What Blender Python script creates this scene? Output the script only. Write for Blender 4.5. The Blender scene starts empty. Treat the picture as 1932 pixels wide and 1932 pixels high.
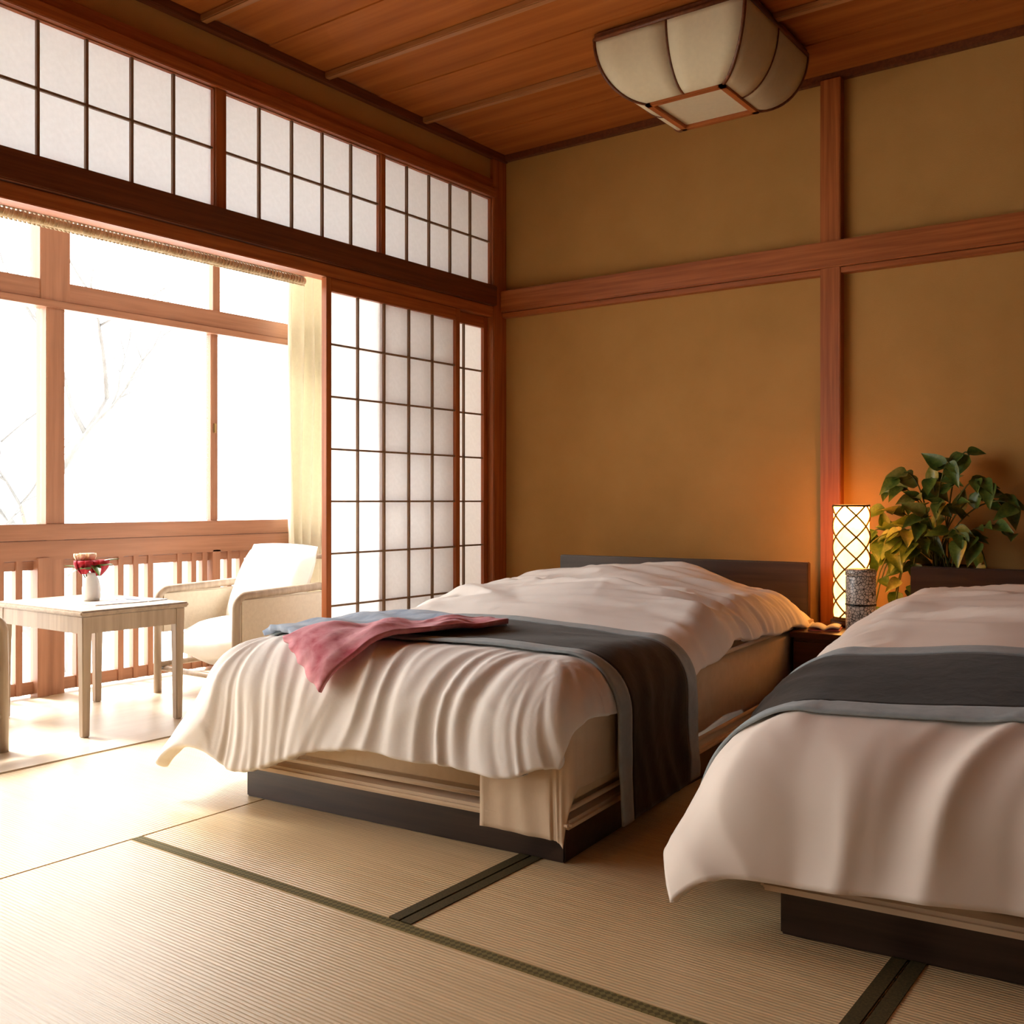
import bpy, bmesh, math, random
from mathutils import Vector, Matrix, noise
random.seed(7)
sc = bpy.context.scene
C = sc.collection

# ------------------------------------------------------------------ camera
cam_d = bpy.data.cameras.new('camera'); cam = bpy.data.objects.new('camera', cam_d); C.objects.link(cam)
cam_d.sensor_width = 36; cam_d.lens = 36*1906/1932; cam_d.shift_y = -21/1932
cam_d.clip_start = .05; cam_d.clip_end = 300
cam.location = (3.2, -4.297, .85)
cam.rotation_euler = (math.pi/2, 0, math.atan2(.5906, .807))
sc.camera = cam

# ------------------------------------------------------------------ sky and exposure
SKY = 9.0
w = bpy.data.worlds.new('sky'); sc.world = w; w.use_nodes = True
bg = w.node_tree.nodes['Background']
bg.inputs[0].default_value = (1, .985, .96, 1); bg.inputs[1].default_value = SKY
vs = sc.view_settings
vs.view_transform = 'Standard'; vs.look = 'None'; vs.exposure = -0.12; vs.gamma = 1; vs.use_curve_mapping = False
# hazy high sun outside the veranda window
sl = bpy.data.lights.new('sun', 'SUN'); sl.energy = 16; sl.angle = math.radians(15); sl.color = (1, .97, .92)
so = bpy.data.objects.new('sun', sl); C.objects.link(so)
so.rotation_euler = Vector((1, .10, -1.28)).to_track_quat('-Z', 'Y').to_euler()
sc.cycles.max_bounces = 14; sc.cycles.diffuse_bounces = 8; sc.cycles.transmission_bounces = 8; sc.cycles.transparent_max_bounces = 16
# light portal in the plane of the veranda glazing (only guides the sampling of the sky)
pl = bpy.data.lights.new('sky_portal', 'AREA'); pl.shape = 'RECTANGLE'; pl.size = 5.3; pl.size_y = 2.45
pl.cycles.is_portal = True
po = bpy.data.objects.new('sky_portal', pl); C.objects.link(po)
po.location = (-1.20, -2.85, 1.25); po.rotation_euler = (0, -math.pi/2, 0)
po.rotation_euler = Matrix(((0, 0, -1), (1, 0, 0), (0, -1, 0))).to_euler()

# ------------------------------------------------------------------ materials
def mat(name, rough=.6, spec=.3):
    m = bpy.data.materials.new(name); m.use_nodes = True
    nt = m.node_tree; b = nt.nodes['Principled BSDF']
    b.inputs['Roughness'].default_value = rough; b.inputs['Specular IOR Level'].default_value = spec
    return m, nt, b
def N(nt, t, **k):
    n = nt.nodes.new(t)
    for a, v in k.items():
        if a in n.inputs: n.inputs[a].default_value = v
        else: setattr(n, a, v)
    return n
def ramp(nt, src, cols):
    r = nt.nodes.new('ShaderNodeValToRGB'); cr = r.color_ramp
    while len(cr.elements) < len(cols): cr.elements.new(.5)
    for e, (p, c) in zip(cr.elements, cols): e.position = p; e.color = (*c, 1)
    nt.links.new(src, r.inputs[0]); return r
def coords(nt, scale, rot=(0, 0, 0), kind='Object'):
    tc = nt.nodes.new('ShaderNodeTexCoord'); mp = nt.nodes.new('ShaderNodeMapping')
    mp.inputs['Scale'].default_value = scale; mp.inputs['Rotation'].default_value = rot
    nt.links.new(tc.outputs[kind], mp.inputs[0]); return mp.outputs[0]
def bump(nt, b, src, strength, dist=.01):
    n = N(nt, 'ShaderNodeBump', Strength=strength, Distance=dist)
    nt.links.new(src, n.inputs['Height']); nt.links.new(n.outputs[0], b.inputs['Normal'])
def noise_mat(name, c0, c1, scale=(4, 4, 4), rough=.6, spec=.3, detail=4, bmp=0, dist=.005, lo=.35, hi=.65):
    m, nt, b = mat(name, rough, spec)
    v = coords(nt, scale)
    n = N(nt, 'ShaderNodeTexNoise', Scale=1.0, Detail=detail, Roughness=.6)
    nt.links.new(v, n.inputs['Vector'])
    r = ramp(nt, n.outputs[0], [(lo, c0), (hi, c1)])
    nt.links.new(r.outputs[0], b.inputs['Base Color'])
    if bmp: bump(nt, b, n.outputs[0], bmp, dist)
    return m
def wood_mat(name, c0, c1, axis='y', rough=.45, spec=.4, fine=60, long=2.0):
    s = {'x': (long, fine, fine), 'y': (fine, long, fine), 'z': (fine, fine, long)}[axis]
    return noise_mat(name, c0, c1, s, rough, spec, detail=3, bmp=.12, dist=.002)

W0, W1 = (.28, .072, .015), (.43, .128, .032)
M = {}
M['wood_x'] = wood_mat('red_cedar_x', W0, W1, 'x')
M['wood_y'] = wood_mat('red_cedar_y', W0, W1, 'y')
M['wood_z'] = wood_mat('red_cedar_z', W0, W1, 'z')
M['lattice'] = wood_mat('lattice_wood', (.20, .12, .065), (.28, .175, .10), 'z', fine=40)
M['lintel'] = wood_mat('dark_lintel_wood', (.10, .028, .009), (.17, .05, .016), 'y')
M['window_wood'] = wood_mat('window_wood', (.31, .145, .082), (.40, .195, .115), 'y', fine=40)
M['window_wood_z'] = wood_mat('window_wood_upright', (.31, .145, .082), (.40, .195, .115), 'z', fine=40)
M['board'] = wood_mat('ceiling_board', (.29, .080, .014), (.41, .13, .026), 'x', rough=.6, spec=.18, fine=16, long=.7)
M['batten'] = wood_mat('ceiling_batten', (.30, .12, .04), (.40, .17, .06), 'x', fine=50)
M['darkwood'] = wood_mat('dark_stained_wood', (.024, .013, .009), (.050, .027, .019), 'x', rough=.32, spec=.5, fine=40)
M['pale_wood'] = wood_mat('pale_furniture_wood', (.34, .26, .19), (.45, .35, .26), 'z', rough=.4, fine=40)
M['night'] = wood_mat('nightstand_wood', (.05, .014, .007), (.09, .026, .012), 'x', rough=.28, spec=.5, fine=40)

def plaster():
    m, nt, b = mat('sand_plaster', .92, .1)
    v = coords(nt, (1, 1, 1))
    n = N(nt, 'ShaderNodeTexNoise', Scale=2.2, Detail=6.0, Roughness=.6); nt.links.new(v, n.inputs['Vector'])
    f = N(nt, 'ShaderNodeTexNoise', Scale=220.0, Detail=3.0); nt.links.new(v, f.inputs['Vector'])
    r = ramp(nt, n.outputs[0], [(.3, (.42, .232, .073)), (.7, (.49, .276, .092))])
    nt.links.new(r.outputs[0], b.inputs['Base Color'])
    bump(nt, b, f.outputs[0], .25, .003); return m
M['plaster'] = plaster()
M['pale_wall'] = noise_mat('pale_wall', (.50, .40, .27), (.56, .45, .31), (2, 2, 2), .9, .1)

M['low_bounce_wall'] = noise_mat('brown_wall', (.10, .07, .04), (.13, .09, .05), (2, 2, 2), .9, .1)  # for the unseen right and front walls, darkened to reduce bounced fill light

def tatami(name, axis):
    m, nt, b = mat(name, .30, .85)
    sc_ = (2.0, 170, 1) if axis == 'x' else (170, 2.0, 1)
    v = coords(nt, sc_)
    n = N(nt, 'ShaderNodeTexNoise', Scale=1.0, Detail=2.0, Roughness=.5); nt.links.new(v, n.inputs['Vector'])
    v2 = coords(nt, (2, 2, 2)); n2 = N(nt, 'ShaderNodeTexNoise', Scale=1.2, Detail=4.0); nt.links.new(v2, n2.inputs['Vector'])
    wv = N(nt, 'ShaderNodeTexWave', Scale=34.0, Distortion=.6, Detail=1.0)
    wv.wave_type = 'BANDS'; wv.bands_direction = 'Y' if axis == 'x' else 'X'
    nt.links.new(coords(nt, (1, 1, 1)), wv.inputs['Vector'])
    r = ramp(nt, n.outputs[0], [(.3, (.67, .495, .27)), (.7, (.81, .625, .365))])
    mx = N(nt, 'ShaderNodeMix', data_type='RGBA', blend_type='MULTIPLY'); mx.inputs[0].default_value = .55
    r2 = ramp(nt, n2.outputs[0], [(.3, (.82, .78, .72)), (.7, (1, 1, 1))])
    nt.links.new(r.outputs[0], mx.inputs[6]); nt.links.new(r2.outputs[0], mx.inputs[7])
    nt.links.new(mx.outputs[2], b.inputs['Base Color'])
    bump(nt, b, wv.outputs[0], .35, .003); return m
M['tatami_x'] = tatami('tatami_rush', 'x')
def heri():
    m, nt, b = mat('mat_border_cloth', .7, .2)
    ch = N(nt, 'ShaderNodeTexChecker', Scale=1.0); ch.inputs[1].default_value = (.10, .078, .026, 1); ch.inputs[2].default_value = (.19, .15, .05, 1)
    nt.links.new(coords(nt, (110, 110, 1), (0, 0, .785)), ch.inputs[0]); nt.links.new(ch.outputs[0], b.inputs['Base Color']); return m
M['heri'] = heri()
M['heri_dark'] = noise_mat('mat_border_dark', (.05, .038, .015), (.095, .072, .028), (200, 200, 1), .7, .2)
M['veranda'] = wood_mat('veranda_floor_board', (.50, .40, .28), (.58, .47, .34), 'y', rough=.4, fine=20)

def paper(name, col, trans):
    m = bpy.data.materials.new(name); m.use_nodes = True; nt = m.node_tree; nt.nodes.clear()
    o = nt.nodes.new('ShaderNodeOutputMaterial'); mix = nt.nodes.new('ShaderNodeMixShader')
    d = N(nt, 'ShaderNodeBsdfDiffuse'); t = N(nt, 'ShaderNodeBsdfTranslucent')
    n = N(nt, 'ShaderNodeTexNoise', Scale=60.0, Detail=6.0); nt.links.new(coords(nt, (1, 1, 1)), n.inputs['Vector'])
    r = ramp(nt, n.outputs[0], [(.3, tuple(c*.95 for c in col)), (.7, col)])
    for s in (d, t): nt.links.new(r.outputs[0], s.inputs[0])
    mix.inputs[0].default_value = trans
    nt.links.new(d.outputs[0], mix.inputs[1]); nt.links.new(t.outputs[0], mix.inputs[2]); nt.links.new(mix.outputs[0], o.inputs[0])
    return m
M['paper'] = paper('shoji_paper', (.92, .925, .94), .45)
M['door_paper'] = paper('door_paper', (.94, .935, .935), .64)
M['lamp_paper'] = paper('ceiling_lamp_paper', (.86, .78, .58), .3)
M['curtain'] = paper('curtain_cloth', (.80, .76, .64), .35)
def glass():
    m = bpy.data.materials.new('window_glass'); m.use_nodes = True; nt = m.node_tree; nt.nodes.clear()
    o = nt.nodes.new('ShaderNodeOutputMaterial'); mix = nt.nodes.new('ShaderNodeMixShader')
    t = N(nt, 'ShaderNodeBsdfTransparent'); g = N(nt, 'ShaderNodeBsdfGlossy', Roughness=.0)
    t.inputs[0].default_value = (.97, .98, .98, 1)
    mix.inputs[0].default_value = .04; nt.links.new(t.outputs[0], mix.inputs[1]); nt.links.new(g.outputs[0], mix.inputs[2]); nt.links.new(mix.outputs[0], o.inputs[0])
    return m
M['glass'] = glass()
def cloth(name, c0, c1, bmp=.25, sc_=9, rough=.85, fine=500):
    m, nt, b = mat(name, rough, .15)
    b.inputs['Sheen Weight'].default_value = .12
    n = N(nt, 'ShaderNodeTexNoise', Scale=float(sc_), Detail=5.0, Roughness=.55, Distortion=.4); nt.links.new(coords(nt, (1, 1, 1)), n.inputs['Vector'])
    r = ramp(nt, n.outputs[0], [(.3, c0), (.7, c1)]); nt.links.new(r.outputs[0], b.inputs['Base Color'])
    if bmp: bump(nt, b, n.outputs[0], bmp, .012)
    return m
M['duvet'] = cloth('white_duvet_cotton', (.83, .78, .725), (.87, .82, .765))
M['duvet_pink'] = cloth('duvet_cotton_warm', (.86, .755, .66), (.90, .795, .70), .18, 6)
M['mattress'] = cloth('mattress_ticking', (.62, .47, .31), (.68, .53, .36), .1, 30)
M['sheet'] = cloth('bed_sheet', (.66, .50, .34), (.72, .56, .39), .2, 12)
M['runner'] = cloth('charcoal_runner', (.020, .015, .011), (.032, .024, .018), .15, 30)
M['runner_edge'] = cloth('grey_blue_edging', (.29, .33, .345), (.37, .41, .42), .15, 30)
M['pink'] = cloth('pink_yukata_cloth', (.52, .10, .14), (.80, .42, .46), .3, 14)
M['blue'] = cloth('blue_yukata_cloth', (.20, .26, .36), (.42, .48, .56), .3, 14)
M['white_cloth'] = cloth('white_cushion_cloth', (.84, .82, .77), (.88, .86, .82), .2, 10)
M['beige_cloth'] = cloth('beige_chair_panel', (.60, .52, .41), (.66, .58, .46), .1, 60)
M['pot'] = noise_mat('black_glazed_pot', (.006, .006, .006), (.014, .013, .012), (8, 8, 8), .25, .5)
M['vase'] = noise_mat('white_vase', (.82, .82, .80), (.86, .86, .84), (8, 8, 8), .2, .5)
M['leaf'] = noise_mat('pothos_leaf', (.035, .085, .012), (.16, .21, .035), (18, 18, 18), .4, .4, lo=.4, hi=.68)
M['leaf_lamplit'] = noise_mat('lamplit_pothos_leaf', (.16, .19, .03), (.42, .36, .10), (16, 16, 16), .4, .4, lo=.4, hi=.65)  # yellow glow of the lamp put into the leaf colour
M['stem'] = noise_mat('plant_stem', (.05, .07, .015), (.09, .10, .03), (30, 30, 30), .6, .2)
M['rose'] = noise_mat('rose_petal', (.30, .008, .02), (.50, .03, .05), (40, 40, 40), .5, .2)
M['rose_pale'] = noise_mat('pale_petal', (.75, .55, .40), (.82, .68, .45), (40, 40, 40), .5, .2)
M['paper_white'] = noise_mat('leaflet_paper', (.74, .74, .76), (.80, .80, .82), (20, 20, 20), .5, .3)
M['ink'] = noise_mat('leaflet_print', (.10, .12, .20), (.22, .25, .36), (85, 85, 85), .5, .3)
M['metal'] = mat('brass_catch', .3, .5)[0]; M['metal'].node_tree.nodes['Principled BSDF'].inputs['Metallic'].default_value = 1; M['metal'].node_tree.nodes['Principled BSDF'].inputs['Base Color'].default_value = (.5, .36, .16, 1)
M['reed'] = noise_mat('reed_slat', (.55, .42, .26), (.74, .63, .46), (40, 40, 10), .6, .2)
M['band'] = noise_mat('lamp_band', (.10, .045, .012), (.16, .07, .02), (40, 40, 40), .5, .2)
M['ground'] = noise_mat('pale_gravel', (.62, .60, .56), (.72, .70, .66), (1, 1, 1), .9, .1)
M['bark'] = noise_mat('pale_bark', (.13, .125, .12), (.16, .155, .15), (10, 10, 3), .9, .1)

# ------------------------------------------------------------------ mesh helpers
class MB:
    def __init__(s): s.v = []; s.f = []; s.m = []
    def add(s, vs_, fs, mi=0):
        o = len(s.v); s.v += [tuple(p) for p in vs_]; s.f += [tuple(i+o for i in f) for f in fs]; s.m += [mi]*len(fs); return s
    def box(s, x0, x1, y0, y1, z0, z1, mi=0):
        return s.add([(x0, y0, z0), (x1, y0, z0), (x1, y1, z0), (x0, y1, z0), (x0, y0, z1), (x1, y0, z1), (x1, y1, z1), (x0, y1, z1)],
                     [(0, 3, 2, 1), (4, 5, 6, 7), (0, 1, 5, 4), (1, 2, 6, 5), (2, 3, 7, 6), (3, 0, 4, 7)], mi)
    def tube(s, pts, rads, n=10, cap=True, mi=0, sx=1, sy=1):
        pts = [Vector(p) for p in pts]
        if not hasattr(rads, '__len__'): rads = [rads]*len(pts)
        ref = None; rings = []
        for i, p in enumerate(pts):
            t = (pts[min(i+1, len(pts)-1)]-pts[max(i-1, 0)]).normalized()
            if ref is None:
                ref = Vector((0, 0, 1)) if abs(t.z) < .9 else Vector((1, 0, 0))
                ref = (ref-t*ref.dot(t)).normalized()
            else: ref = (ref-t*ref.dot(t)).normalized()
            b = t.cross(ref)
            rings.append([p+(ref*math.cos(2*math.pi*k/n)*sx+b*math.sin(2*math.pi*k/n)*sy)*rads[i] for k in range(n)])
        vs_ = [q for r in rings for q in r]
        fs = [(i*n+k, i*n+(k+1) % n, (i+1)*n+(k+1) % n, (i+1)*n+k) for i in range(len(pts)-1) for k in range(n)]
        if cap: fs += [tuple(range(n))[::-1], tuple((len(pts)-1)*n+k for k in range(n))]
        return s.add(vs_, fs, mi)
    def lathe(s, prof, c=(0, 0, 0), n=28, mi=0):
        vs_ = [(c[0]+r*math.cos(2*math.pi*k/n), c[1]+r*math.sin(2*math.pi*k/n), c[2]+z) for r, z in prof for k in range(n)]
        fs = [(i*n+k, i*n+(k+1) % n, (i+1)*n+(k+1) % n, (i+1)*n+k) for i in range(len(prof)-1) for k in range(n)]
        if prof[0][0] > 1e-5: fs.append(tuple(range(n))[::-1])
        if prof[-1][0] > 1e-5: fs.append(tuple((len(prof)-1)*n+k for k in range(n)))
        return s.add(vs_, fs, mi)
    def grid(s, P, mi=0):
        nr, nc = len(P), len(P[0])
        return s.add([p for r in P for p in r], [(i*nc+j, i*nc+j+1, (i+1)*nc+j+1, (i+1)*nc+j) for i in range(nr-1) for j in range(nc-1)], mi)
    def mesh(s, name, mats, smooth=False, bev=0):
        me = bpy.data.meshes.new(name); me.from_pydata(s.v, [], s.f)
        if bev:
            bm = bmesh.new(); bm.from_mesh(me)
            bmesh.ops.bevel(bm, geom=bm.edges[:], offset=bev, segments=2, affect='EDGES', clamp_overlap=True)
            bm.to_mesh(me); bm.free()
        for m_ in (mats if isinstance(mats, (list, tuple)) else [mats]): me.materials.append(M[m_])
        if not bev: me.polygons.foreach_set('material_index', s.m)
        if smooth: me.polygons.foreach_set('use_smooth', [True]*len(me.polygons))
        me.update(); return me
    def build(s, name, mats, parent=None, smooth=False, bev=0):
        return link(name, s.mesh(name, mats, smooth, bev), parent)
def link(name, me, parent=None, loc=None):
    o = bpy.data.objects.new(name, me); C.objects.link(o)
    if parent: o.parent = parent
    if loc is not None: o.location = loc
    return o
def bx(name, m_, b, parent=None, bev=.003):
    """box object whose origin is its own centre"""
    cx, cy, cz = (b[0]+b[1])/2, (b[2]+b[3])/2, (b[4]+b[5])/2
    mb = MB().box(b[0]-cx, b[1]-cx, b[2]-cy, b[3]-cy, b[4]-cz, b[5]-cz)
    return link(name, mb.mesh(name, m_, bev=bev), parent, (cx, cy, cz))
def tag(o, label, cat=None, group=None, kind=None):
    o['label'] = label
    if cat: o['category'] = cat
    if group: o['group'] = group
    if kind: o['kind'] = kind
    return o
def empty(name, loc=(0, 0, 0), rz=0):
    o = bpy.data.objects.new(name, None); C.objects.link(o); o.location = loc; o.rotation_euler = (0, 0, rz); o.empty_display_size = .1; return o
def struct(name, label, cat, loc=(0, 0, 0)):
    return tag(empty(name, loc), label, cat, kind='structure')
def sub(o, levels=1):
    m_ = o.modifiers.new('subdivision', 'SUBSURF'); m_.levels = levels; m_.render_levels = levels; return o
def solid(o, t, off=-1):
    m_ = o.modifiers.new('thickness', 'SOLIDIFY'); m_.thickness = t; m_.offset = off; return o
def copy_tree(o, parent=None):
    c = o.copy(); C.objects.link(c); c.parent = parent
    for ch in list(o.children): copy_tree(ch, c)
    return c

# ------------------------------------------------------------------ floor: tatami mats with cloth borders
XR, YF, ZC = 4.6, -5.46, 2.67          # right wall, wall behind the camera, ceiling height
fl = struct('floor', 'tatami mat floor of the room with dark cloth borders', 'floor')
bx('subfloor', 'veranda', (0.06, XR, YF, 0, -.12, -.06), fl, 0)
def mat_piece(x0, x1, y0, y1, edges, hm='heri'):
    t = bx('tatami_mat', 'tatami_x', (x0+.002, x1-.002, y0+.002, y1-.002, -.06, 0), fl, .002)
    cx, cy, cz = t.location
    for e, m_ in edges.items():
        hw = .030
        b = {'L': (x0+.003, x0+hw, y0+.003, y1-.003), 'R': (x1-hw, x1-.003, y0+.003, y1-.003),
             'B': (x0+.003, x1-.003, y0+.003, y0+hw), 'T': (x0+.003, x1-.003, y1-hw, y1-.003)}[e]
        o = bx('mat_border', m_, (*b, -.004, .0022), t, 0)
        o.location = Vector(o.location)-t.location
xs = [.06, .915, 1.80, 2.69, 3.60, XR]
ys_ = [0, -.93, -1.85, -2.785, -3.70, -4.62, YF]
def row(y1, y0, cuts, **ed):
    for a, b in zip(cuts[:-1], cuts[1:]): mat_piece(a, b, y0, y1, dict(ed))
# mats beside the shoji (long side along the threshold)
mat_piece(.06, .93, -1.85, 0, {'R': 'heri'})
mat_piece(.06, .93, -3.70, -1.85, {})
mat_piece(.06, .93, YF, -3.70, {})
# mats under and in front of the beds
for a, b in ((.93, 1.81), (1.81, 2.69), (2.69, 3.58), (3.58, XR)):
    mat_piece(a, b, -.93, 0, {}); 
    mat_piece(a, b, -2.785, -.93, {'R': 'heri_dark', 'L': 'heri_dark'} if a > 1 else {'R': 'heri_dark'})
    mat_piece(a, b, YF, -3.70, {'R': 'heri'})
mat_piece(.93, 2.78, -3.70, -2.785, {'T': 'heri', 'B': 'heri'})
mat_piece(2.78, XR, -3.70, -2.785, {'T': 'heri', 'B': 'heri'})
vf = tag(bx('floor_veranda', 'veranda', (-1.30, -.06, -5.6, 0, -.12, -.012), None, 0), 'sunlit pale veranda floor beyond the sliding screens', 'floor', kind='structure')

# ------------------------------------------------------------------ left wall with transoms and shoji
wl = struct('wall_left', 'timber framed shoji wall between the room and the veranda', 'wall')
YL = -5.00
bx('threshold', 'veranda', (-.06, .06, YL, 0, -.03, .004), wl)
bx('lintel_beam', 'lintel', (-.05, .035, YL, -.10, 1.865, 1.968), wl, .004)
bx('lintel_track', 'wood_y', (-.06, .015, YL, -.10, 1.808, 1.863), wl, .003)
bx('upper_rail', 'wood_y', (-.04, .028, YF, -.10, 2.428, 2.475), wl, .003)
bx('upper_rail_cap', 'wood_y', (-.04, .014, YF, -.10, 2.477, 2.525), wl, .003)
bx('plaster_band', 'plaster', (-.05, -.004, YF, -.09, 2.527, 2.66), wl, 0)
bx('ceiling_edge_trim', 'lintel', (-.04, .03, YF, 0, 2.632, 2.672), wl, .003)
bx('corner_post', 'wood_z', (-.06, .02, -.112, 0, 0, 2.632), wl, .004)
for y, hw in ((-.930, .014), (-1.828, .024), (-2.745, .024), (-3.68, .024)):
    bx('transom_post', 'wood_z', (-.035, .012, y-hw, y+hw, 1.968, 2.428), wl, .002)
bx('wall_post', 'wood_z', (-.06, .05, YL-.11, YL, 0, 2.43), wl, .004)
bx('plaster_panel', 'plaster', (-.05, 0, YF, YL-.11, 0, 2.43), wl, 0)

def lattice(root, y0, y1, z0, z1, nc, nr, x, stile, top, bot, mw=.009, pm='paper'):
    """paper screen in a plane of constant x: frame bars, muntins and one paper pane per cell (root at its base centre)"""
    L = root.location
    def b(n, m_, *e):
        o = bx(n, m_, e, root, .001); o.location = Vector(o.location)-L; return o
    if stile:
        b('stile', 'wood_z', x-.015, x+.015, y0, y0+stile, z0, z1); b('stile', 'wood_z', x-.015, x+.015, y1-stile, y1, z0, z1)
        b('top_rail', 'wood_y', x-.014, x+.014, y0+stile, y1-stile, z1-top, z1); b('bottom_rail', 'wood_y', x-.014, x+.014, y0+stile, y1-stile, z0, z0+bot)
    a0, a1, c0, c1 = y0+stile, y1-stile, z0+bot, z1-top
    dy, dz = (a1-a0)/nc, (c1-c0)/nr
    for i in range(1, nc): b('muntin', 'lattice', x-.004, x+.010, a0+dy*i-mw/2, a0+dy*i+mw/2, c0, c1)
    for j in range(1, nr): b('crossbar', 'lattice', x-.004, x+.0085, a0, a1, c0+dz*j-mw*.45, c0+dz*j+mw*.45)
    me = MB().box(-.0006, .0006, -dy/2, dy/2, -dz/2, dz/2).mesh('paper_pane', pm)
    for i in range(nc):
        for j in range(nr):
            link('paper_pane', me, root, Vector((x-.005, a0+dy*(i+.5), c0+dz*(j+.5)))-L)
for k, (y0, y1, lab) in enumerate(((-.916, -.112, 'small paper transom window nearest the corner post'),
                                   (-1.804, -.944, 'middle paper transom window between the two transom posts'),
                                   (-2.721, -1.852, 'large paper transom window above the veranda opening at far left'))):
    r = struct('window_%d' % (k+1), lab, 'window', (0, (y0+y1)/2, 1.968))
    lattice(r, y0, y1, 1.970, 2.427, 5, 2, -.012, .004, .003, .006, .010)
for k, (y0, y1) in enumerate(((-3.656, -2.769), (-4.995, -3.704))):
    r = struct('window_%d' % (k+6), 'paper transom window beyond the left edge of the picture, %s along' % ('first', 'second', 'third')[k], 'window', (0, (y0+y1)/2, 1.968))
    lattice(r, y0, y1, 1.970, 2.427, 5, 2, -.012, .004, .003, .006, .010)
d1 = struct('door_1', 'front sliding shoji screen with paper lattice beside the bed', 'sliding door', (0, -.835, 0))
lattice(d1, -1.286, -.384, .006, 1.806, 5, 7, .0, .030, .056, .165, pm='door_paper')
d2 = struct('door_2', 'rear sliding shoji screen half hidden behind the front screen', 'sliding door', (0, -.52, 0))
lattice(d2, -.945, -.113, .006, 1.806, 5, 7, -.036, .030, .056, .165, pm='door_paper')

# ------------------------------------------------------------------ back wall
wb = struct('wall_back', 'mustard plaster wall with red timber post and rail behind the beds', 'wall')
bx('plaster_panel', 'plaster', (0, 1.74, 0, .08, 0, ZC), wb, 0)
bx('plaster_panel', 'plaster', (1.74, XR, 0, .08, 0, ZC), wb, 0)
bx('wall_post', 'wood_z', (1.716, 1.803, -.045, .02, 0, 2.64), wb, .003)
bx('wall_rail', 'wood_x', (.02, XR, -.058, .01, 1.838, 1.950), wb, .005)
bx('rail_lower_strip', 'wood_x', (.02, XR, -.040, .01, 1.812, 1.836), wb, .002)
bx('ceiling_edge_trim', 'lintel', (.03, XR, -.03, .01, 2.638, 2.672), wb, .003)
bx('skirting', 'wood_x', (.02, XR, -.012, .01, 0, .05), wb, .002)
tag(bx('wall_right', 'low_bounce_wall', (XR, XR+.08, YF, 0, 0, ZC), None, 0), 'plain brown wall on the right, out of frame, darkened to cut bounced light', 'wall', kind='structure')
tag(bx('wall_front', 'low_bounce_wall', (-.05, XR, YF-.08, YF, 0, ZC), None, 0), 'plain brown wall behind the viewpoint, unseen and darkened to cut bounced light', 'wall', kind='structure')
tag(bx('wall_veranda', 'pale_wall', (-1.30, -.06, 0, .08, -.1, 2.62), None, 0), 'plain pale end wall of the veranda behind the curtain', 'wall', kind='structure')
tag(bx('wall_veranda_left', 'pale_wall', (-1.30, -.06, -5.68, -5.6, -.1, 2.62), None, 0), 'plain pale wall closing the veranda on the left, out of frame', 'wall', kind='structure')

# ------------------------------------------------------------------ ceiling: boards and battens
ce = struct('ceiling', 'red cedar board ceiling with thin battens', 'ceiling')
bats = [-.665-.628*i for i in range(8)]
edge = sorted([0.0] + [y for y in bats] + [(a+b)/2 for a, b in zip([0]+bats[:-1], bats)] + [YF])
for i in range(len(edge)-1):
    y0, y1 = edge[i], edge[i+1]
    if y1-y0 < .02: continue
    z = ZC + (.006 if i % 2 else .0)
    o = bx('ceiling_board', 'board', (-.02, XR, y0, y1+.012, z, z+.012), ce, 0)
for y in bats: bx('ceiling_batten', 'batten', (0, XR, y-.016, y+.016, ZC-.026, ZC+.001), ce, .004)
tag(bx('roof_slab', 'pale_wall', (-.05, XR+.1, YF-.1, .1, ZC+.03, ZC+.10), None, 0), 'boarding above the ceiling', 'ceiling', kind='structure')
tag(bx('ceiling_veranda', 'pale_wall', (-1.30, -.055, -5.6, 0, 2.58, 2.64), None, 0), 'low ceiling over the veranda', 'ceiling', kind='structure')

# ------------------------------------------------------------------ veranda glazing
XW = -1.14
ww = struct('window_5', 'wide timber framed veranda window with bright clear panes', 'window')
def wbx(n, m_, *e, bev=.003): return bx(n, m_, e, ww, bev)
wbx('transom_rail', 'window_wood', XW-.03, XW+.035, -5.6, -.17, 1.742, 1.830)
wbx('transom_rail_lip', 'window_wood', XW-.03, XW+.055, -5.6, -.17, 1.708, 1.740)
wbx('sill', 'window_wood', XW-.03, XW+.05, -5.6, -.02, .676, .748)
wbx('head', 'window_wood', XW-.03, XW+.03, -5.6, -.02, 2.46, 2.58)
for y in (-1.865, -3.70):
    wbx('post', 'window_wood_z', XW-.05, XW+.04, y-.043, y+.043, -.03, 1.742); wbx('upper_post', 'window_wood_z', XW-.05, XW+.04, y-.07, y+.07, 1.74, 2.5)
for y in (-.995, -2.78, -4.64):
    wbx('mullion', 'window_wood_z', XW-.02, XW+.02, y-.022, y+.022, .748, 1.71)
    wbx('upper_mullion', 'window_wood_z', XW-.02, XW+.02, y+.015-.022, y+.015+.022, 1.83, 2.46)
wbx('jamb', 'window_wood_z', XW-.03, XW+.03, -.16, -.02, 0, 2.46)
cuts = [-5.6, -4.66, -3.743, -2.80, -1.908, -1.017, -.16]
for a, b in zip(cuts[:-1], cuts[1:]):
    for z0, z1 in ((.748, 1.71), (1.83, 2.46)):
        wbx('glass_pane', 'glass', XW-.0025, XW+.0025, a+.02, b-.005, z0, z1, bev=0)
wbx('catch', 'metal', XW+.020, XW+.028, -1.004, -.986, 1.20, 1.25)

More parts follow.
